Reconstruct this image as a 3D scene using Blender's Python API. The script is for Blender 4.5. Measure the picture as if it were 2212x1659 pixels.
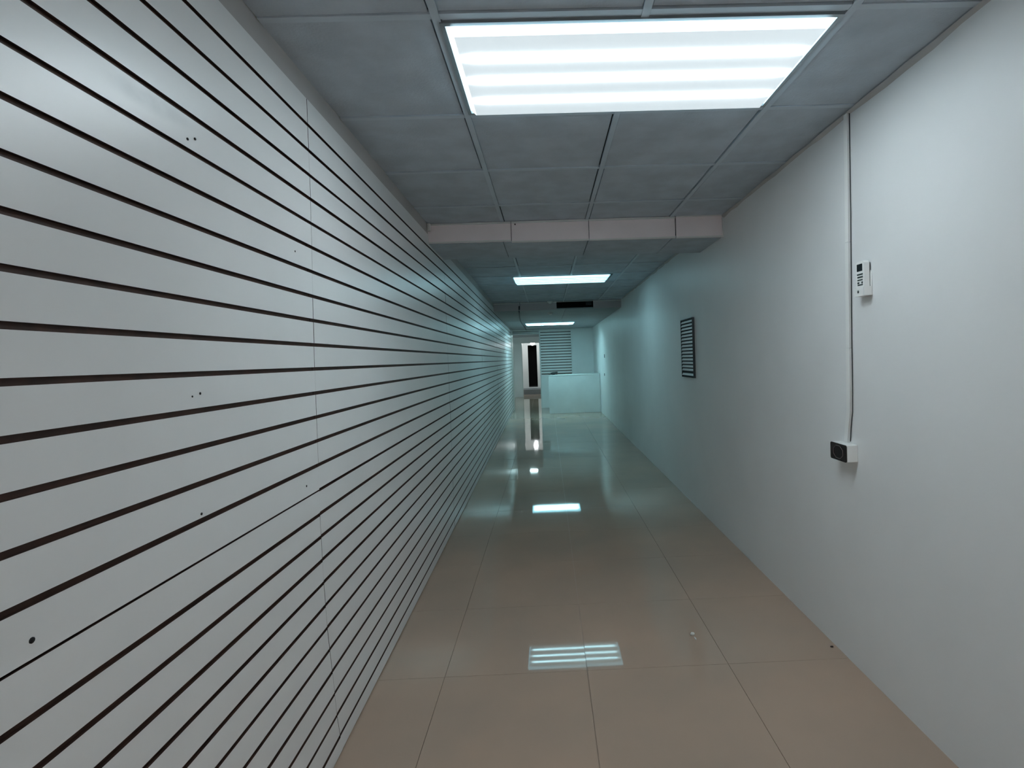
import bpy, bmesh, math, random
from mathutils import Matrix, Vector, Euler
random.seed(7)
S = bpy.context.scene
for o in list(bpy.data.objects):
    bpy.data.objects.remove(o)

# ---------------------------------------------------------------- camera
YAW, PITCH, ROLL, CAM_H, F_PX = 0.01905, -0.02591, -0.03572, 1.39549, 1133.01
fwd = Vector((math.sin(YAW)*math.cos(PITCH), math.cos(YAW)*math.cos(PITCH), math.sin(PITCH)))
r0 = Vector((math.cos(YAW), -math.sin(YAW), 0)); u0 = r0.cross(fwd)
rgt = math.cos(ROLL)*r0 + math.sin(ROLL)*u0; upv = rgt.cross(fwd)
cd = bpy.data.cameras.new('camera'); cam = bpy.data.objects.new('camera', cd)
S.collection.objects.link(cam)
m = Matrix((rgt, upv, -fwd)).transposed().to_4x4(); m.translation = (0, 0, CAM_H)
cam.matrix_world = m
cd.sensor_fit = 'HORIZONTAL'; cd.sensor_width = 36.0
cd.lens = 36.0*F_PX/2212; cd.shift_x = -98.278/2212; cd.shift_y = -25.325/2212
cd.clip_start = 0.02; cd.clip_end = 100
S.camera = cam
# ---------------------------------------------------------------- world, exposure
w = bpy.data.worlds.new('world'); S.world = w; w.use_nodes = True
w.node_tree.nodes['Background'].inputs[0].default_value = (0.02, 0.022, 0.025, 1)
w.node_tree.nodes['Background'].inputs[1].default_value = 0.1
S.view_settings.view_transform = 'Standard'; S.view_settings.look = 'None'
S.view_settings.gamma = 1.0; S.view_settings.use_curve_mapping = False
S.view_settings.exposure = 0.54
# lamp tubes: (colour, glow of the diffuser between the tubes, peak over a tube)
LAMP = {'back': ((0.98, 0.96, 0.95), 0.5, 41.0, 1.0), 'near': ((0.85, 0.98, 1.05), 0.46, 30.0, 2.8),
        'mid': ((0.50, 0.93, 1.04), 0.6, 15.0, 1.9), 'far': ((0.48, 0.96, 1.06), 0.7, 60.0, 3.0)}
S.cycles.max_bounces = 16; S.cycles.diffuse_bounces = 12; S.cycles.glossy_bounces = 6

# ---------------------------------------------------------------- helpers
def mat(name, col, rough=0.5, noise=0.0, scale=6.0, metal=0.0, bump=0.0, bscale=40.0, spec=0.5, col2=None, coat=0.0):
    mt = bpy.data.materials.new(name); mt.use_nodes = True
    nt = mt.node_tree; b = nt.nodes['Principled BSDF']
    b.inputs['Roughness'].default_value = rough; b.inputs['Metallic'].default_value = metal
    b.inputs['Specular IOR Level'].default_value = spec
    b.inputs['Coat Weight'].default_value = coat
    tc = nt.nodes.new('ShaderNodeNewGeometry')
    n = nt.nodes.new('ShaderNodeTexNoise'); n.inputs['Scale'].default_value = scale; n.inputs['Detail'].default_value = 4
    nt.links.new(tc.outputs['Position'], n.inputs['Vector'])
    mx = nt.nodes.new('ShaderNodeMix'); mx.data_type = 'RGBA'
    c2 = col2 or tuple(c*(1-noise) for c in col)
    mr = nt.nodes.new('ShaderNodeMapRange'); mr.inputs[1].default_value = .35; mr.inputs[2].default_value = .65
    nt.links.new(n.outputs['Fac'], mr.inputs[0]); nt.links.new(mr.outputs[0], mx.inputs['Factor'])
    mx.inputs['A'].default_value = (*c2, 1); mx.inputs['B'].default_value = (*col, 1)
    nt.links.new(mx.outputs['Result'], b.inputs['Base Color'])
    if bump:
        n2 = nt.nodes.new('ShaderNodeTexNoise'); n2.inputs['Scale'].default_value = bscale; n2.inputs['Detail'].default_value = 2
        nt.links.new(tc.outputs['Position'], n2.inputs['Vector'])
        bp = nt.nodes.new('ShaderNodeBump'); bp.inputs['Strength'].default_value = 1.0; bp.inputs['Distance'].default_value = bump
        nt.links.new(n2.outputs['Fac'], bp.inputs['Height']); nt.links.new(bp.outputs['Normal'], b.inputs['Normal'])
    return mt

def lens_mat(name, col, base, peak):
    """backlit diffuser: three tubes glow through it as soft bands"""
    mt = bpy.data.materials.new(name); mt.use_nodes = True
    nt = mt.node_tree; b = nt.nodes['Principled BSDF']; N = nt.nodes.new
    b.inputs['Base Color'].default_value = (.7, .72, .72, 1); b.inputs['Roughness'].default_value = .3
    tc = N('ShaderNodeTexCoord'); sx = N('ShaderNodeSeparateXYZ'); nt.links.new(tc.outputs['Object'], sx.inputs[0])
    def M(op, a, c=None):
        nd = N('ShaderNodeMath'); nd.operation = op
        for i, v in enumerate((a, c)):
            if v is None: continue
            if isinstance(v, (int, float)): nd.inputs[i].default_value = v
            else: nt.links.new(v, nd.inputs[i])
        return nd.outputs[0]
    tot = None
    for y0 in (-0.137, -0.005, 0.137):
        d = M('SUBTRACT', sx.outputs[1], y0); q = M('DIVIDE', M('MULTIPLY', d, d), -2*0.0100**2)
        g = M('EXPONENT', q); g = M('ADD', g, M('MULTIPLY', M('EXPONENT', M('DIVIDE', M('MULTIPLY', d, d), -2*0.026**2)), .011))
        tot = g if tot is None else M('ADD', tot, g)
    ax = M('ABSOLUTE', sx.outputs[0])
    mr = N('ShaderNodeMapRange'); mr.interpolation_type = 'SMOOTHSTEP'
    mr.inputs[1].default_value = .575; mr.inputs[2].default_value = .50; nt.links.new(ax, mr.inputs[0])
    st = M('ADD', M('MULTIPLY', M('MULTIPLY', tot, mr.outputs[0]), peak), base)
    b.inputs['Emission Color'].default_value = (*col, 1)
    nt.links.new(st, b.inputs['Emission Strength'])
    return mt

def glow_mat(name, col, s):
    mt = mat(name, (.8, .8, .8)); b = mt.node_tree.nodes['Principled BSDF']
    b.inputs['Emission Color'].default_value = (*col, 1); b.inputs['Emission Strength'].default_value = s
    return mt

def link(name, me, mats, parent=None, loc=None, smooth=False):
    for mm in (mats if isinstance(mats, (list, tuple)) else [mats]): me.materials.append(mm)
    o = bpy.data.objects.new(name, me); S.collection.objects.link(o)
    if parent: o.parent = parent
    if loc is not None: o.location = loc
    if smooth:
        for p in me.polygons: p.use_smooth = True
    return o

def hexa(v):
    """8 corners: bottom 4 ccw then top 4"""
    return v, [(0,3,2,1), (4,5,6,7), (0,1,5,4), (1,2,6,5), (2,3,7,6), (3,0,4,7)]

def hexobj(name, v, mats, parent=None, idx=None, loc=None):
    me = bpy.data.meshes.new(name); vv, f = hexa(v); me.from_pydata(vv, [], f)
    o = link(name, me, mats, parent, loc)
    if idx:
        for i, k in idx.items(): me.polygons[i].material_index = k
    return o

def bx(x0, x1, y0, y1, z0, z1):
    return [(x0,y0,z0), (x1,y0,z0), (x1,y1,z0), (x0,y1,z0), (x0,y0,z1), (x1,y0,z1), (x1,y1,z1), (x0,y1,z1)]

def box(name, x0, x1, y0, y1, z0, z1, mats, parent=None, bevel=0, seg=2, loc=None):
    o = hexobj(name, bx(x0, x1, y0, y1, z0, z1), mats, parent, loc=loc)
    if bevel: bev(o, bevel, seg)
    return o

def bev(o, w_, seg=2, filt=None):
    bm = bmesh.new(); bm.from_mesh(o.data)
    ed = [e for e in bm.edges if filt is None or filt(e)]
    bmesh.ops.bevel(bm, geom=ed, offset=w_, segments=seg, profile=.5, affect='EDGES')
    bm.to_mesh(o.data); bm.free()

def multibox(name, boxes, mats, parent=None, loc=None):
    vs, fs = [], []
    for b in boxes:
        v, f = hexa(b if len(b) == 8 else bx(*b)); k = len(vs); vs += v; fs += [tuple(i+k for i in q) for q in f]
    me = bpy.data.meshes.new(name); me.from_pydata(vs, [], fs)
    return link(name, me, mats, parent, loc)

def tube(name, pts, rad, mats, parent=None, n=8):
    bm = bmesh.new(); rings = []
    P = [Vector(p) for p in pts]
    for i, p in enumerate(P):
        t = (P[min(i+1, len(P)-1)]-P[max(i-1, 0)]).normalized()
        a = t.orthogonal().normalized() if abs(t.z) < .9 else t.cross(Vector((1, 0, 0))).normalized()
        b = t.cross(a); rr = rad[i] if isinstance(rad, (list, tuple)) else rad
        rings.append([bm.verts.new(p+rr*(math.cos(2*math.pi*k/n)*a+math.sin(2*math.pi*k/n)*b)) for k in range(n)])
    for A, B in zip(rings, rings[1:]):
        for k in range(n): bm.faces.new((A[k], A[(k+1) % n], B[(k+1) % n], B[k]))
    bm.faces.new(rings[0][::-1]); bm.faces.new(rings[-1])
    bmesh.ops.recalc_face_normals(bm, faces=bm.faces)
    me = bpy.data.meshes.new(name); bm.to_mesh(me); bm.free()
    return link(name, me, mats, parent, smooth=True)

def thing(name, label, cat, loc=(0, 0, 0), group=None):
    o = bpy.data.objects.new(name, None); S.collection.objects.link(o); o.location = loc
    o.empty_display_size = .05
    return tag(o, label, cat, group)

def tag(o, label, cat, group=None):
    o['label'] = label; o['category'] = cat
    if group: o['group'] = group
    return o

def struct(o, label=None):
    o['kind'] = 'structure'
    if label: o['label'] = label
    return o

def sempty(name, label=None):
    o = bpy.data.objects.new(name, None); S.collection.objects.link(o); o.empty_display_size = .05
    return struct(o, label)

# ---------------------------------------------------------------- room measures (metres, corridor runs along +Y)
XL = lambda y: -0.79419-0.0140*(y-2)
XR = lambda y: 1.30934+0.00199*(y-2)
ZC, ZLOW = 2.391, 2.254            # suspended ceiling, lower ceiling past the second beam
YB, YE = -3.2, 15.0                # back wall, far partition
B1A, B1B, B1Z = 3.808, 4.40, 2.247 # first beam
B2 = 9.15                          # step down

# ---------------------------------------------------------------- materials
M_wall = mat('wall_paint', (.83, .835, .83), .42, .05, 1.5, bump=.0006, bscale=9, spec=.35)
M_part = mat('partition_paint', (.86, .88, .88), .5, .04, 2.0)
M_slat = mat('slat_laminate', (.81, .815, .81), .33, .04, 2.2, spec=.8)
def smudge(mt):
    # grey scuff rubbed into one slat near the camera, a real mark on the laminate
    nt = mt.node_tree; b = nt.nodes['Principled BSDF']; N = nt.nodes.new
    src = b.inputs['Base Color'].links[0].from_socket
    g = N('ShaderNodeNewGeometry'); mp = N('ShaderNodeMapping'); mp.vector_type = 'TEXTURE'
    mp.inputs['Location'].default_value = (-.785, 1.085, 1.944); mp.inputs['Rotation'].default_value = (math.radians(4), 0, 0)
    mp.inputs['Scale'].default_value = (.2, .16, .030)
    n = N('ShaderNodeTexNoise'); n.inputs['Scale'].default_value = 18; n.inputs['Detail'].default_value = 4
    ln = N('ShaderNodeVectorMath'); ln.operation = 'LENGTH'
    nt.links.new(g.outputs['Position'], mp.inputs['Vector']); nt.links.new(mp.outputs[0], ln.inputs[0]); nt.links.new(g.outputs['Position'], n.inputs['Vector'])
    r = N('ShaderNodeMapRange'); r.interpolation_type = 'SMOOTHSTEP'; r.inputs[1].default_value = 1.0; r.inputs[2].default_value = .2
    nt.links.new(ln.outputs['Value'], r.inputs[0])
    k = N('ShaderNodeMath'); k.operation = 'MULTIPLY'; nt.links.new(r.outputs[0], k.inputs[0]); nt.links.new(n.outputs['Fac'], k.inputs[1])
    mx = N('ShaderNodeMix'); mx.data_type = 'RGBA'; nt.links.new(k.outputs[0], mx.inputs['Factor'])
    nt.links.new(src, mx.inputs['A']); mx.inputs['B'].default_value = (.50, .52, .53, 1)
    nt.links.new(mx.outputs['Result'], b.inputs['Base Color'])
smudge(M_slat)
M_edge = mat('slat_groove_board', (.055, .024, .015), .6, .4, 20)
M_core = mat('slat_core_board', (.075, .031, .019), .55, .4, 20)
M_tile = mat('ceiling_tile_board', (.51, .58, .65), .85, .15, 7.0, bump=.0012, bscale=120)
M_grid = mat('ceiling_grid_enamel', (.52, .60, .67), .45, .06, 8)
M_plen = mat('plenum_dark', (.02, .02, .022), .9)
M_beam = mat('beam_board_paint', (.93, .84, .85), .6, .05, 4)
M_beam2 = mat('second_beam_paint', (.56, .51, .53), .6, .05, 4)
M_strip = mat('edge_strip_paint', (.72, .72, .70), .4)
M_cove = mat('wall_top_strip_paint', (.50, .48, .47), .6, .06, 4)
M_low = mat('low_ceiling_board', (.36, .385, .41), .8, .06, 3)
M_grout = mat('grout', (.45, .335, .26), .4)
M_frame = mat('lamp_frame_metal', (.34, .37, .39), .35, metal=.6)
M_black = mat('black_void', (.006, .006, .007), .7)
M_dark = mat('black_plastic', (.012, .012, .014), .4)
M_cable_gap = mat('cable_and_gap_dark', (.02, .022, .025), .5)
M_white = mat('white_plastic', (.88, .88, .86), .35, .02)
M_socket = mat('brown_socket_plastic', (.020, .009, .007), .22, .4, 30)
M_screen = mat('remote_screen', (.012, .016, .02), .15)
M_button = mat('remote_button', (.035, .05, .05), .5)
M_louvre = mat('vent_louvre_enamel', (.80, .83, .83), .35)
M_vent = mat('vent_shadow_plate', (.012, .016, .018), .7)
M_ventframe = mat('vent_frame_enamel', (.05, .06, .065), .4)
M_counter = mat('counter_laminate', (.76, .80, .80), .38, .08, 2.5)
M_warm = mat('backroom_paint', (.86, .88, .86), .6)
M_step = mat('step_concrete', (.24, .27, .28), .6, .1, 4)
M_glint = mat('glint_white', (.85, .85, .82), .4)
M_crumb = mat('crumb_brown', (.03, .014, .008), .7)
M_jamb = mat('jamb_paint', (.74, .76, .75), .4)

def floor_material():
    mt = mat('polished_floor_tile', (.49, .355, .270), .05, 0, 1.1, bump=0, spec=.28, col2=(.41, .315, .25))
    nt = mt.node_tree; b = nt.nodes['Principled BSDF']
    g = nt.nodes.new('ShaderNodeNewGeometry')
    n = nt.nodes.new('ShaderNodeTexNoise'); n.inputs['Scale'].default_value = 3.5; n.inputs['Detail'].default_value = 3
    nt.links.new(g.outputs['Position'], n.inputs['Vector'])
    r = nt.nodes.new('ShaderNodeMapRange'); r.inputs[3].default_value = .02; r.inputs[4].default_value = .045
    nt.links.new(n.outputs['Fac'], r.inputs[0]); nt.links.new(r.outputs[0], b.inputs['Roughness'])
    return mt
M_floor = floor_material()

# ---------------------------------------------------------------- floor
floor = struct(box('floor', -2.2, 1.75, YB-.2, 21.1, -.12, -.012, M_grout), 'polished brown-grey tiled floor of the corridor')
TP = 0.634
def floor_tile(x0, x1, y0, y1):
    g = .0009; x0 += g; x1 -= g; y0 += g; y1 -= g
    a, b = random.uniform(-.0006, .0006), random.uniform(-.0009, .0009)
    cx, cy = (x0+x1)/2, (y0+y1)/2
    z = lambda x, y: a*(x-cx)+b*(y-cy)
    hexobj('floor_tile', [(x0,y0,-.011), (x1,y0,-.011), (x1,y1,-.011), (x0,y1,-.011),
                          (x0,y0,z(x0,y0)), (x1,y0,z(x1,y0)), (x1,y1,z(x1,y1)), (x0,y1,z(x0,y1))], M_floor, floor)
for j in range(-9, 30):
    y0 = 2.304+TP*j; y1 = y0+TP
    y0c, y1c = max(y0, YB), min(y1, 21.08)
    if y1c-y0c < .01: continue
    for i in range(-2, 3):
        x0 = -.505+TP*i; x1 = x0+TP
        lo = XL(y1c)-.012 if y0c < 15 else -1.75
        hi = XR(y0c)+.001 if y0c < 15 else -.02
        x0c, x1c = max(x0, lo), min(x1, hi)
        if x1c-x0c > .02: floor_tile(x0c, x1c, y0c, y1c)

# ---------------------------------------------------------------- left wall: slatwall panels on a backing
def wall_strip(name, X, side, y0, y1, z0, z1, m_, th=.12, off=0.0):
    a, b = X(y0)+off, X(y1)+off; t = -th if side < 0 else th
    if side < 0: v = [(a+t,y0,z0), (a,y0,z0), (b,y1,z0), (b+t,y1,z0)]
    else: v = [(a,y0,z0), (a+t,y0,z0), (b+t,y1,z0), (b,y1,z0)]
    return hexobj(name, v+[(x, y, z1) for x, y, _ in v], m_)
wl = struct(wall_strip('wall_left', XL, -1, YB, 15.1, 0, 2.55, M_core, off=-.022), 'left wall clad in white grooved slatwall panels')
GZ = [2.318, 2.228, 2.140, 2.055, 1.973, 1.889, 1.806, 1.722, 1.638, 1.555, 1.472, 1.390, 1.308, 1.2265, 1.1455, 1.063,
      0.977, .897, .819, .739, .660, .578, .4975, .414, .3285, .243, .157, .0694, 0.007]
NUP = 16                            # slats in the upper row
JY = [YB, -.80, 1.80, 4.40, 7.01, 9.51, 12.0, 14.46]
def jy(k, z):                       # the joints are not perfectly plumb
    if k == 2:
        p = [(0, 1.888), (.07, 1.869), (.16, 1.849), (.33, 1.828), (.5, 1.803), (.66, 1.792), (.9, 1.789), (1.06, 1.795), (1.4, 1.802), (1.56, 1.809), (1.97, 1.833), (2.4, 1.842)]
        for (a, b), (c, d) in zip(p, p[1:]):
            if a <= z <= c: return b+(d-b)*(z-a)/(c-a)
    return JY[k]+.012*math.sin(k*2.1+z*1.3) if 0 < k < 7 else JY[k]
TH = .007
for k in range(7):
    for row in (0, 1):
        rng = range(0, NUP) if row == 0 else range(NUP, 28)
        zt, zb = GZ[rng[0]]-.003, GZ[rng[-1]+1]+.003
        y0, y1 = JY[k]+.002*(0 < k), JY[k+1]-.002*(k < 6)
        v = [(XL(y0)-.0215,y0,zb), (XL(y0)-TH-.0015,y0,zb), (XL(y1)-TH-.0015,y1,zb), (XL(y1)-.0215,y1,zb)]
        pan = hexobj('slatwall_panel', v+[(x,y,zt) for x, y, _ in v], M_core, wl)
        dz = 0.0 if (row == 0 or k >= 2) else -.0022
        for i in rng:
            gw = .0060
            za, zc = GZ[i]-gw+dz, GZ[i+1]+gw+dz
            if i == 0: za = GZ[0]
            if i == 27: zc = GZ[28]
            if i == 15 and k < 2: zc = GZ[16]+.0025
            if i == 16: za = GZ[16]-(.0025 if k < 2 else .0045)
            px = random.uniform(-.0006, .0006)
            g = .0011
            ya0, ya1 = jy(k, za)+g, jy(k+1, za)-g; yc0, yc1 = jy(k, zc)+g, jy(k+1, zc)-g
            v = [(XL(yc0)-TH+px,yc0,zc), (XL(yc0)+px,yc0,zc), (XL(yc1)+px,yc1,zc), (XL(yc1)-TH+px,yc1,zc),
                 (XL(ya0)-TH+px,ya0,za), (XL(ya0)+px,ya0,za), (XL(ya1)+px,ya1,za), (XL(ya1)-TH+px,ya1,za)]
            hexobj('slat', v, [M_slat, M_edge], pan, idx={0: 1, 1: 1, 2: 1, 4: 1, 5: 1})
        if k == 1:
            holes = [(1.198, 1.914, .003), (1.224, 1.925, .003), (1.167, 1.341, .0022), (1.194, 1.346, .003), (1.697, 1.014, .0035), (1.177, 1.078, .003), (1.696, 1.767, .003)] if row == 0 else []
            if row == 0: holes.append((.781, 1.007, .0047))
            for hy, hz, hr in holes:
                tube('screw_hole', [(XL(hy)-.004, hy, hz), (XL(hy)+.0012, hy, hz)], hr, M_black, pan, n=10)
# strip between the panels and the ceiling
trimL = struct(wall_strip('trim_1', XL, -1, YB, B2, 2.3195, 2.40, M_cove, th=.018, off=-.003), 'grey strip above the slatwall panels')

# ---------------------------------------------------------------- right wall, back wall
wr = struct(wall_strip('wall_right', XR, 1, YB, 15.1, -.01, 2.55, M_wall), 'plain pale painted right wall')
wb = struct(box('wall_back', -1.1, 1.6, YB-.12, YB, -.01, 2.55, M_wall))
# irregular filler line where the right wall meets the ceiling
vs, fs = [], []
yy = [YB+i*.12 for i in range(int((B2-YB)/.12))]
for y in yy:
    d = .006+.010*random.random()
    vs += [(XR(y)+.001, y, ZC-.012-.012*random.random()), (XR(y)-d, y, ZC-.0015), (XR(y)+.001, y, ZC+.004)]
for i in range(len(yy)-1):
    a = 3*i; fs += [(a, a+1, a+4, a+3), (a+1, a+2, a+5, a+4)]
me = bpy.data.meshes.new('trim_2'); me.from_pydata(vs, [], fs)
struct(link('trim_2', me, M_cove), 'rough filler line between right wall and ceiling')

# ---------------------------------------------------------------- suspended ceiling
ceil = struct(box('ceiling', -1.2, 1.6, YB-.1, 15.1, 2.46, 2.55, M_plen), 'suspended tile ceiling')
XG = [-.286, .324, .934]; GWD = .024
LIGHT_ROWS = []
def grid_region(ya, yb, rows, lamps):
    ys = [ya]+[r for r in rows if ya+.05 < r < yb-.05]+[yb]
    for x in XG: box('grid_bar', x-GWD/2, x+GWD/2, ya, yb, ZC-.002, ZC+.012, M_grid, ceil)
    for r in ys[1:-1]:
        xa, xb = XL(r), XR(r)
        xs = [xa]+XG+[xb]
        for c in range(4):
            a = xs[c]+(GWD/2+.0005 if c else 0); b = xs[c+1]-(GWD/2+.0005 if c < 3 else 0)
            if any(abs(r-l0) < .28 or abs(r-l1) < .28 for l0, l1 in []) and c in (1, 2): continue
            box('grid_bar', a, b, r-GWD/2, r+GWD/2, ZC-.001, ZC+.012, M_grid, ceil)
    for y0, y1 in zip(ys, ys[1:]):
        for c in range(4):
            if c in (1, 2) and any(l0-.05 < (y0+y1)/2 < l1+.05 for l0, l1 in lamps): continue
            xs = [XL((y0+y1)/2)-.005]+XG+[XR((y0+y1)/2)+.004]
            g, g2, g3, g4 = [GWD/2+random.choice((.001, .0025, .004, .0065)) for _ in range(4)]
            a = xs[c]+(g if c else 0); b = xs[c+1]-(g2 if c < 3 else 0)
            e0 = y0+(g3 if y0 != ya else 0); e1 = y1-(g4 if y1 != yb else 0)
            t = [random.uniform(-.0015, .0015) for _ in range(4)]
            zb = ZC+.004
            v = [(a,e0,zb+t[0]), (b,e0,zb+t[1]), (b,e1,zb+t[2]), (a,e1,zb+t[3])]
            hexobj('ceiling_tile', v+[(x, y, zb+.016) for x, y, _ in v], M_tile, ceil)
RA = [1.54+.6205*k for k in range(-7, 4)]
RB = [5.03+.6185*k for k in range(-1, 7)]
L_NEAR, L_MID, L_BACK = (1.54, 2.1605), (6.267, 6.8855), (1.54-.6205*6, 1.54-.6205*5)
grid_region(YB, B1A, RA, [L_NEAR, L_BACK])
grid_region(B1B, B2, RB, [L_MID])
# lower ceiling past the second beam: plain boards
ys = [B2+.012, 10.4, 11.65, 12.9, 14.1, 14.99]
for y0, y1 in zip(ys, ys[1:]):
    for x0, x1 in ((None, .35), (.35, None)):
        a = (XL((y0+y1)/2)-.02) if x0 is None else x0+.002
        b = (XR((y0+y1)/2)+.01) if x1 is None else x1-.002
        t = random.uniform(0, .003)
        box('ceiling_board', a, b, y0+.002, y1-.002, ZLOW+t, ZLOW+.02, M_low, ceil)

# ---------------------------------------------------------------- first beam
b1 = struct(multibox('trim_3', [(XL(4)-.02, XR(4)+.02, B1A+.012, B1B-.004, B1Z+.012, 2.46)], M_plen), 'boxed beam across the ceiling')
xs = [XL(B1A)-.004, -.225, .336, .967, XR(B1A)+.004]
for i in range(4):
    g0 = .002 if i else 0; g1 = (.006 if i == 2 else .002) if i < 3 else 0
    zt = ZC+.004+(.008 if i == 3 else 0); zl = B1Z-.003*i+.008*(i == 0)
    p = random.uniform(0, .004)
    v = [(xs[i]+g0,B1A-p,zl), (xs[i+1]-g1,B1A-p,zl-.002), (xs[i+1]-g1,B1A+.012,zl-.002), (xs[i]+g0,B1A+.012,zl)]
    hexobj('beam_board', v+[(x, y, zt) for x, y, _ in v], M_beam, b1)
    box('edge_strip', xs[i]+g0, xs[i+1]-g1, B1A-.012, B1A-p-.0005, zt-.012-.004, zt-.0045, M_strip, b1)
    box('edge_strip', xs[i]+g0, xs[i+1]-g1, B1A-.007, B1A-p-.0005, zl-.001, zl+.008, M_strip, b1)
xs = [XL(4.1)-.004, -.286, .33, .945, XR(4.1)+.004]
for i in range(4):
    box('soffit_tile', xs[i]+.0025, xs[i+1]-.0025, B1A+.0135, B1B-.001, B1Z-.003*i+.004, B1Z+.0125, M_tile, b1)
box('corner_bracket', XL(3.77)+.002, XL(3.77)+.022, 3.765, 3.79, 2.335, 2.39, M_strip, b1, bevel=.004)
box('corner_strip', XR(3.8)-.010, XR(3.8)+.001, B1A-.016, B1A-.005, 2.25, 2.375, M_strip, b1)
tube('screw_hole', [(-.195, B1A-.0005, 2.372), (-.195, B1A-.0065, 2.372)], .005, M_black, b1)

# ---------------------------------------------------------------- second beam: the step down with a duct opening
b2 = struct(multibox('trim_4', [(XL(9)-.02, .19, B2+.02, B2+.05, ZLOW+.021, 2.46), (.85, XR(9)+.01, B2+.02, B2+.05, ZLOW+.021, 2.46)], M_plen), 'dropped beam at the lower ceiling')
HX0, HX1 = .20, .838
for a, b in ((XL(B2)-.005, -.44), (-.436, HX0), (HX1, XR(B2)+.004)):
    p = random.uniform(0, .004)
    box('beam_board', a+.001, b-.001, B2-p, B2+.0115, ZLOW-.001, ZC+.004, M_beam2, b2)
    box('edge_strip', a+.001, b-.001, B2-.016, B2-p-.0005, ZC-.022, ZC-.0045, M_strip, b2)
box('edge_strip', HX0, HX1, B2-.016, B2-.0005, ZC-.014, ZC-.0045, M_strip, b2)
multibox('duct_liner', [(HX0-.01, HX0-.0005, B2+.013, B2+.5, ZLOW+.021, 2.42), (HX1+.0005, HX1+.01, B2+.013, B2+.5, ZLOW+.021, 2.42),
                        (HX0, HX1, B2+.013, B2+.5, 2.40, 2.42), (HX0, HX1, B2+.013, B2+.5, ZLOW+.021, ZLOW+.026), (HX0, HX1, B2+.5, B2+.51, ZLOW+.02, 2.42)], M_black, b2)
box('duct_damper', HX1-.12, HX1-.02, B2+.05, B2+.07, ZLOW+.06, 2.37, M_cable_gap, b2)

# ---------------------------------------------------------------- ceiling lights
def blank(x0, x1, y0, y1):
    box('ceiling_tile', x0, x1, y0, y1, ZC+.004, ZC+.020, M_tile, ceil)
for l0, l1, xa, xb in ((6.267, 6.8855, -.40, .83), (1.54, 2.1605, -.29, .936), L_BACK+(-.29, .936)):
    if xb < .9: blank(.832, .9215, l0+.014, l1-.014)
    box('grid_bar', -.27, .92, l0+.0125, l0+.03, ZC+.003, ZC+.012, M_grid, ceil)
def light(key, cx, y0, y1, z, label, w_=1.17):
    t = thing('ceiling_light', label, 'ceiling light', (cx, (y0+y1)/2, z), 'three-tube ceiling lights')
    d = y1-y0; hx, hy = w_/2, d/2
    col, base, peak, side = LAMP[key]; dp = {'near': .024, 'mid': .030, 'far': .026, 'back': .02}[key]
    fr = .014
    multibox('frame', [(-hx-fr, -hx, -hy-fr, hy+fr, -.006, .03), (hx, hx+fr, -hy-fr, hy+fr, -.006, .03),
                       (-hx, hx, -hy-fr, -hy, -.006, .03), (-hx, hx, hy, hy+fr, -.006, .03)], M_frame, t)
    multibox('housing', [(-hx-fr, hx+fr, -hy-fr, hy+fr, .031, .065)], M_grid, t)
    k = .022
    v = [(-hx+k,-hy+k,-dp), (hx-k,-hy+k,-dp), (hx-k,hy-k,-dp), (-hx+k,hy-k,-dp),
         (-hx+.001,-hy+.001,.004), (hx-.001,-hy+.001,.004), (hx-.001,hy-.001,.004), (-hx+.001,hy-.001,.004)]
    sc = (col[0]*.75, col[1], col[2]*1.08)
    hexobj('diffuser', v, [lens_mat('diffuser_'+key, col, base, peak), glow_mat('diffuser_side_'+key, sc, side)], t, idx={2: 1, 3: 1, 4: 1, 5: 1})
    return t
light('near', .320, 1.577, 2.124, ZC, 'large three-tube ceiling light above the foreground, nearest in view')
light('mid', .215, 6.32, 6.83, ZC, 'three-tube ceiling light between the two ceiling beams')
light('far', .10, 12.45, 13.0, ZLOW, 'low three-tube ceiling light in front of the grooved partition')
light('back', .324, L_BACK[0]+.04, L_BACK[1]-.04, ZC, 'three-tube ceiling light behind the viewer near the back wall')

# ---------------------------------------------------------------- far partition, passage, back room
PX = -.205
wf = struct(box('wall_far', PX, XR(15)+.05, YE, YE+.1, -.01, 2.46, M_part), 'far partition with a grooved panel')
ox0, ox1 = -.172, .70
pan = box('slatwall_panel', ox0, ox1, YE-.011, YE-.0005, .955, 2.235, M_core, wf)
gz = [2.235-.0790*i for i in range(17)]
for i in range(16):
    zt = gz[i]-(.011 if i else 0); zb = gz[i+1]+.011
    hexobj('slat', bx(ox0, ox1, YE-.018, YE-.0115, zb, zt), [M_slat, M_edge], pan, idx={0: 1, 1: 1, 3: 1, 5: 1, 4: 1})
box('end_strip', PX-.004, ox0-.003, YE-.02, YE-.0005, 0.0, 2.25, M_jamb, wf)
hd = struct(box('wall_header', XL(15)-.02, PX-.001, YE, YE+.1, 2.115, 2.46, M_core), 'header above the passage opening')
for zb, zt in ((2.205, 2.253), (2.160, 2.189), (2.117, 2.148)):
    hexobj('slat', bx(XL(15)+.01, PX-.005, YE-.012, YE-.0005, zb, zt), [M_slat, M_edge], hd, idx={0: 1, 1: 1, 3: 1, 5: 1, 4: 1})
struct(box('trim_5', XL(14.6)-.02, XL(14.6)+.012, 14.475, 15.0, 0.0, 2.25, M_jamb, bevel=.003), 'white end post where the slatwall stops')
YP = 19.8
struct(box('wall_passage_left', -1.36, -1.24, YE+.1, YP, -.01, 2.46, M_part))
struct(multibox('wall_passage_nib', [(-1.24, XL(15)-.02, YE+.02, YE+.1, -.01, 2.46)], M_part))
struct(box('wall_passage_right', -.10, -.02, YE+.1, YP, -.01, 2.46, M_part))
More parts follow.
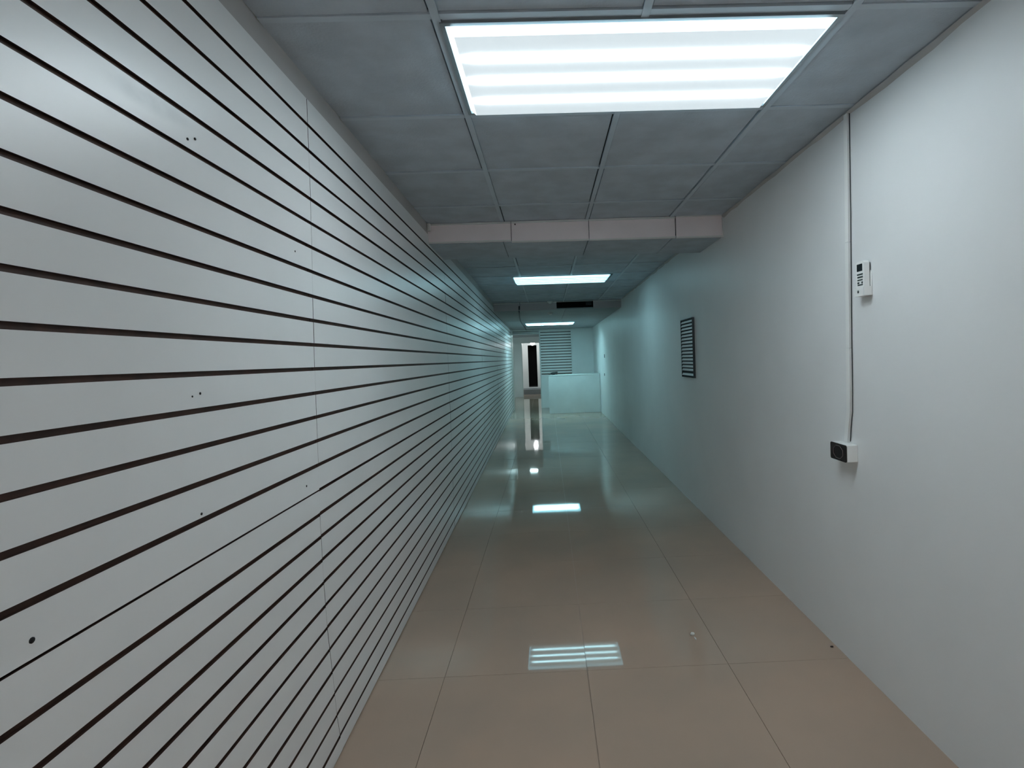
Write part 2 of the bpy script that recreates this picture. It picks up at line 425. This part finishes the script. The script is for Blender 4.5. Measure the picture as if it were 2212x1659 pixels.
struct(box('ceiling_passage', -1.36, -.02, YE+.1, YP, 2.25, 2.34, M_low))
struct(multibox('wall_passage_end', [(-2.0, -.955, YP, YP+.1, -.01, 2.46), (-.955, -.15, YP, YP+.1, 2.045, 2.46), (-.15, .6, YP, YP+.1, -.01, 2.46)], M_part), 'grey end wall of the passage around a doorway')
d1 = sempty('door_1', 'open doorway at the end of the passage')
multibox('door_frame', [(-.96, -.93, YP-.012, YP+.11, 0, 2.045), (-.18, -.145, YP-.012, YP+.11, 0, 2.045), (-.93, -.18, YP-.012, YP+.11, 2.02, 2.045)], M_jamb, d1)
# back room on a raised floor
struct(box('floor_step', -2.2, .8, 21.1, 24.5, -.12, .19, M_step), 'raised floor of the back room')
struct(multibox('wall_room_end', [(-2.0, -.80, 22.2, 22.3, .19, 2.8), (-.80, -.425, 22.2, 22.3, 2.0, 2.8), (-.425, .7, 22.2, 22.3, .19, 2.8)], M_warm), 'white wall of the back room')
struct(multibox('wall_room_side', [(-2.1, -2.0, YP+.1, 22.3, -.01, 2.8)], M_warm))
struct(multibox('wall_room_right', [(.6, .7, YP+.1, 22.3, -.01, 2.8)], M_warm))
struct(box('ceiling_room', -2.1, .7, YP+.05, 22.3, 2.7, 2.8, M_low))
d2 = sempty('door_2', 'dark open doorway in the white wall of the back room')
multibox('door_frame', [(-.835, -.80, 22.17, 22.31, .19, 2.035), (-.425, -.39, 22.17, 22.31, .19, 2.035), (-.80, -.425, 22.17, 22.31, 2.0, 2.035), (-.80, -.425, 22.17, 22.31, .19, .235)], M_warm, d2)
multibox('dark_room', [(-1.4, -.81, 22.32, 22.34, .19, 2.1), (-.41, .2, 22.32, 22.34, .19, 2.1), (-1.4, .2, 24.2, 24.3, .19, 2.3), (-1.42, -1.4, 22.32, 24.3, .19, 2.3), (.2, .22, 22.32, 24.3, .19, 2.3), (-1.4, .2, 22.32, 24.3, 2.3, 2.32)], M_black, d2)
# round bulb hanging in the back room
t = thing('pendant_bulb', 'round glowing bulb hanging in the back room doorway', 'light bulb', (-.565, 21.2, 2.06))
bm = bmesh.new(); bmesh.ops.create_uvsphere(bm, u_segments=20, v_segments=12, radius=.088)
me = bpy.data.meshes.new('globe'); bm.to_mesh(me); bm.free()
link('globe', me, glow_mat('bulb_glow', (.93, .98, 1.0), 46.0), t, smooth=True)
tube('socket_cap', [(0, 0, .078), (0, 0, .14)], [.03, .024], M_white, t, n=12)
tube('cord', [(0, 0, .135), (0, 0, .642)], .005, M_cable_gap, t, n=6)
# small square light on the passage ceiling, seen in the floor
t = thing('ceiling_spotlight', 'small square light on the passage ceiling, mirrored in the floor', 'ceiling light', (-.55, 17.0, 2.25))
box('spotlight_rim', -.14, .14, -.09, .09, -.03, -.0005, M_white, t, bevel=.006)
box('spotlight_lens', -.12, .12, -.07, .07, -.036, -.0305, glow_mat('passage_glow', (.62, .96, 1), 70), t)

# ---------------------------------------------------------------- counter and what lies on it
CX0, CX1, CY0, CY1, CZ = .018, 1.327, 13.26, 13.80, .985
t = thing('counter', 'pale boxy service counter in front of the far partition', 'counter', ((CX0+CX1)/2, (CY0+CY1)/2, 0))
hx, hy = (CX1-CX0)/2, (CY1-CY0)/2
box('body', -hx+.012, hx-.006, -hy+.02, hy, .0, CZ-.031, M_counter, t)
fp = box('front_panel', -hx, hx-.004, -hy, -hy+.0195, .004, CZ-.034, M_counter, t)
bev(fp, .035, 4, lambda e: abs((e.verts[0].co-e.verts[1].co).normalized().y) > .9)
tp = box('worktop', -hx, hx-.002, -hy-.004, hy+.004, CZ-.030, CZ, M_counter, t, bevel=.006)
box('plinth_gap', -hx+.02, hx-.02, -hy+.002, -hy+.018, 0.0, .0035, M_dark, t)
# dark pouch on the counter
t = thing('pouch', 'small black pouch with trailing strap on the counter corner', 'pouch', (.165, 13.47, CZ))
bm = bmesh.new(); bmesh.ops.create_uvsphere(bm, u_segments=16, v_segments=10, radius=1)
for v in bm.verts:
    x, y, z = v.co; v.co = (x*.10+.02*z, y*.055, (z+.95)*.038+max(0, x)*.022)
me = bpy.data.meshes.new('pouch_body'); bm.to_mesh(me); bm.free()
link('pouch_body', me, M_dark, t, smooth=True)
tube('strap', [(-.06, -.02, .012), (-.09, -.05, .010), (-.125, -.075, .006), (-.14, -.085, .005)], .006, M_dark, t)
tube('strap', [(.06, -.03, .02), (.085, -.06, .008), (.04, -.08, .005), (-.02, -.075, .005)], .004, M_dark, t)

# ---------------------------------------------------------------- cable, detectors
zc = ZLOW-.0115
tg = tube('ceiling_cable', [(-.45, B2-.025, 2.33), (-.452, B2-.022, 2.27), (-.455, B2-.006, zc-.004), (-.475, 9.6, zc), (-.515, 10.5, zc-.004), (-.548, 11.4, zc), (-.556, 12.2, zc-.004), (-.552, 13.2, zc), (-.556, 14.0, zc-.002), (-.56, 14.93, zc)], .011, M_cable_gap)
tag(tg, 'thin black cable running along the low ceiling beside the far light', 'cable')
def detector(x, y, z, label):
    t = thing('smoke_detector', label, 'detector', (x, y, z), 'small white ceiling domes')
    tube('detector_base', [(0, 0, -.012), (0, 0, -.0005)], .05, M_white, t, n=20)
    tube('detector_dome', [(0, 0, -.0125), (0, 0, -.025), (0, 0, -.036), (0, 0, -.041)], [.042, .038, .026, .012], M_white, t, n=20)
detector(.085, 9.05, ZC-.0025, 'small white dome on the ceiling just before the second beam')
detector(.086, 9.78, ZLOW, 'small white dome on the low ceiling just past the second beam')

# ---------------------------------------------------------------- right wall: cable trunking and socket
def trunk(name, pts, x1, x0, wd, m_, parent):
    bs = []
    for (y0, z0), (y1, z1) in zip(pts, pts[1:]):
        bs.append([(x0,y0-wd/2,z0), (x1,y0-wd/2,z0), (x1,y0+wd/2,z0), (x0,y0+wd/2,z0), (x0,y1-wd/2,z1), (x1,y1-wd/2,z1), (x1,y1+wd/2,z1), (x0,y1+wd/2,z1)])
    return multibox(name, bs, m_, parent)
xw = XR(2.2)
t = thing('cable_trunking', 'white vertical cable trunking from the ceiling down to the socket box', 'trunking', (0, 0, 0))
trunk('trunking_cover', [(2.232, 1.850), (2.226, 2.12), (2.224, 2.386)], xw-.0005, xw-.011, .024, M_white, t)
trunk('trunking_cover', [(2.240, 1.398), (2.236, 1.60), (2.232, 1.847)], xw-.0005, xw-.012, .025, M_white, t)
trunk('trunking_cover', [(2.270, .986), (2.262, 1.04), (2.247, 1.12), (2.243, 1.26), (2.241, 1.395)], xw-.0005, xw-.012, .026, M_white, t)
tube('trunking_shadow_gap', [(2.2455, .99), (2.232, 1.06), (2.222, 1.12), (2.219, 1.26), (2.217, 1.45), (2.213, 1.75), (2.2085, 1.95), (2.2055, 2.2), (2.2045, 2.386)] and
     [(xw-.003, y+.0035, z) for y, z in ((2.2455, .99), (2.2385, 1.05), (2.2245, 1.12), (2.2205, 1.26), (2.2185, 1.45), (2.2125, 1.75), (2.208, 1.95), (2.205, 2.2), (2.203, 2.386))], .0018, M_cable_gap, t)  # thin dark strip standing in for the shadow gap along the trunking
t = thing('wall_socket', 'brown power socket on a white surface box under the trunking', 'socket', (xw, 2.2625, .944))
bo = box('socket_box', -.047, -.0005, -.0625, .0625, -.036, .038, M_white, t, bevel=.003)
pl = box('socket_plate', -.0505, -.0475, -.0625, .0625, -.037, .037, M_socket, t)
bev(pl, .008, 3, lambda e: abs((e.verts[0].co-e.verts[1].co).normalized().x) > .9)
bm = bmesh.new()
N = 8; ro, ri = .031, .028
for s in (0,):
    R_ = [[bm.verts.new((-.051-dx, q*math.cos(2*math.pi*(k+.5)/N)*1.35, q*math.sin(2*math.pi*(k+.5)/N))) for k in range(N)] for q, dx in ((ro, 0), (ro-.001, .0015), (ri+.001, .0015), (ri, 0))]
    for A, B in zip(R_, R_[1:]):
        for k in range(N): bm.faces.new((A[k], B[k], B[(k+1) % N], A[(k+1) % N]))
bmesh.ops.recalc_face_normals(bm, faces=bm.faces)
me = bpy.data.meshes.new('socket_ring'); bm.to_mesh(me); bm.free()
link('socket_ring', me, mat('socket_ring_plastic', (.10, .075, .075), .3), t)

# ---------------------------------------------------------------- right wall: remote control in its holder
xf = xw
t = thing('remote_holder', 'white wall holder cradling the remote control', 'holder', (xf, 2.11, 1.605))
box('holder_back', -.005, -.0005, -.034, .034, 0, .10, M_white, t, bevel=.002)
multibox('holder_cup', [(-.036, -.0055, -.035, -.0295, 0, .036), (-.036, -.0055, .0295, .035, 0, .036), (-.036, -.0325, -.0285, .0285, 0, .034), (-.032, -.0055, -.0285, .0285, 0, .004)], M_white, t)
tube('holder_emblem', [(-.0362, .004, .018), (-.0372, .004, .018)], .006, M_button, t, n=6)
t = thing('remote_control', 'white air conditioner remote control standing in a wall holder', 'remote control', (xf-.0190, 2.11, 1.6095))
rb = box('remote_body', -.011, .011, -.027, .027, 0, .136, M_white, t)
bev(rb, .012, 4, lambda e: abs((e.verts[0].co-e.verts[1].co).normalized().x) > .9 and e.verts[0].co.z > .1)
box('remote_screen', -.0118, -.0112, -.016, .020, .096, .125, M_screen, t)
for z0, z1, y0, y1 in ((.080, .086, -.019, .019), (.069, .075, -.019, .017), (.058, .063, -.017, .017), (.045, .053, .006, .017), (.045, .053, -.018, -.010), (.038, .043, -.018, .016)):
    box('remote_button', -.0122, -.0112, y0, y1, z0, z1, M_button, t)
box('remote_back', .0112, .0134, -.0255, .0255, .006, .128, M_dark, t, bevel=.002)

# ---------------------------------------------------------------- right wall: louvred vent
xv = XR(4.83)
t = thing('wall_vent', 'tall louvred air vent set in the right wall', 'vent', (xv, 4.83, 1.18))
box('back_plate', -.006, -.0005, -.195, .195, .003, .533, M_vent, t)
multibox('frame', [(-.021, -.0005, -.200, -.1965, 0, .536), (-.021, -.0005, .1965, .200, 0, .536), (-.022, -.0005, -.1955, .1955, 0, .0025), (-.022, -.0005, -.1955, .1955, .5335, .540)], M_ventframe, t)
lm = None
for i in range(16):
    z = .022+i*.0315+(.012 if i > 0 else 0)
    if lm is None:
        v = [(-.020,-.194,-.003), (-.018,-.194,-.0045), (-.018,.194,-.0045), (-.020,.194,-.003), (-.0105,-.194,.0155), (-.0085,-.194,.014), (-.0085,.194,.014), (-.0105,.194,.0155)]
        o = hexobj('louvre', v, M_louvre, t, loc=(0, 0, z)); lm = o.data
    else:
        o = bpy.data.objects.new('louvre', lm); S.collection.objects.link(o); o.parent = t; o.location = (0, 0, z)

# ---------------------------------------------------------------- small wall plates at the far end of the right wall, a modelled glint and a crumb on the floor
for y, z, hh, lab in ((12.08, 1.419, .04, 'upper small dark wall plate on the right wall beyond the counter front'), (12.2, .987, .028, 'lower small dark wall plate on the right wall level with the countertop')):
    t = thing('wall_plate', lab, 'wall plate', (XR(y), y, z))
    box('plate', -.008, -.0005, -.05, .05, -hh, hh, M_button, t, bevel=.002)
    box('plate_rim', -.005, -.0003, -.056, .056, -hh-.006, hh+.006, M_white, t)
def chip(name, r, sx, sy, sz, loc, rz, m_, parent=None, seed=1):
    rnd = random.Random(seed); bm = bmesh.new(); bmesh.ops.create_icosphere(bm, subdivisions=2, radius=r)
    for v in bm.verts:
        k = 1+rnd.uniform(-.18, .18); x, y, z = v.co*k
        v.co = (x*sx, y*sy, max(z*sz, -r*sz*.55)+r*sz*.55)
    me = bpy.data.meshes.new(name); bm.to_mesh(me); bm.free()
    o = link(name, me, m_, parent, loc, smooth=True); o.rotation_euler = (0, 0, rz); return o
t = thing('floor_glint', 'tiny white glint built as a lump on the floor tiles near the right wall', 'glint', (.672, 2.545, .0008))  # bright glint on the tiles, modelled as a small white solid
chip('glint_lump', .010, 1.0, .75, .9, (0, .012, 0), .1, M_glint, t, 3)
chip('glint_tail', .010, .28, 1.3, .4, (.004, -.024, 0), .12, M_glint, t, 5)
o = chip('crumb', .006, 1.2, .8, .6, (1.284, 2.397, .0008), -.1, M_crumb, None, 8)
tag(o, 'tiny dark crumb on the floor close to the right wall', 'crumb')
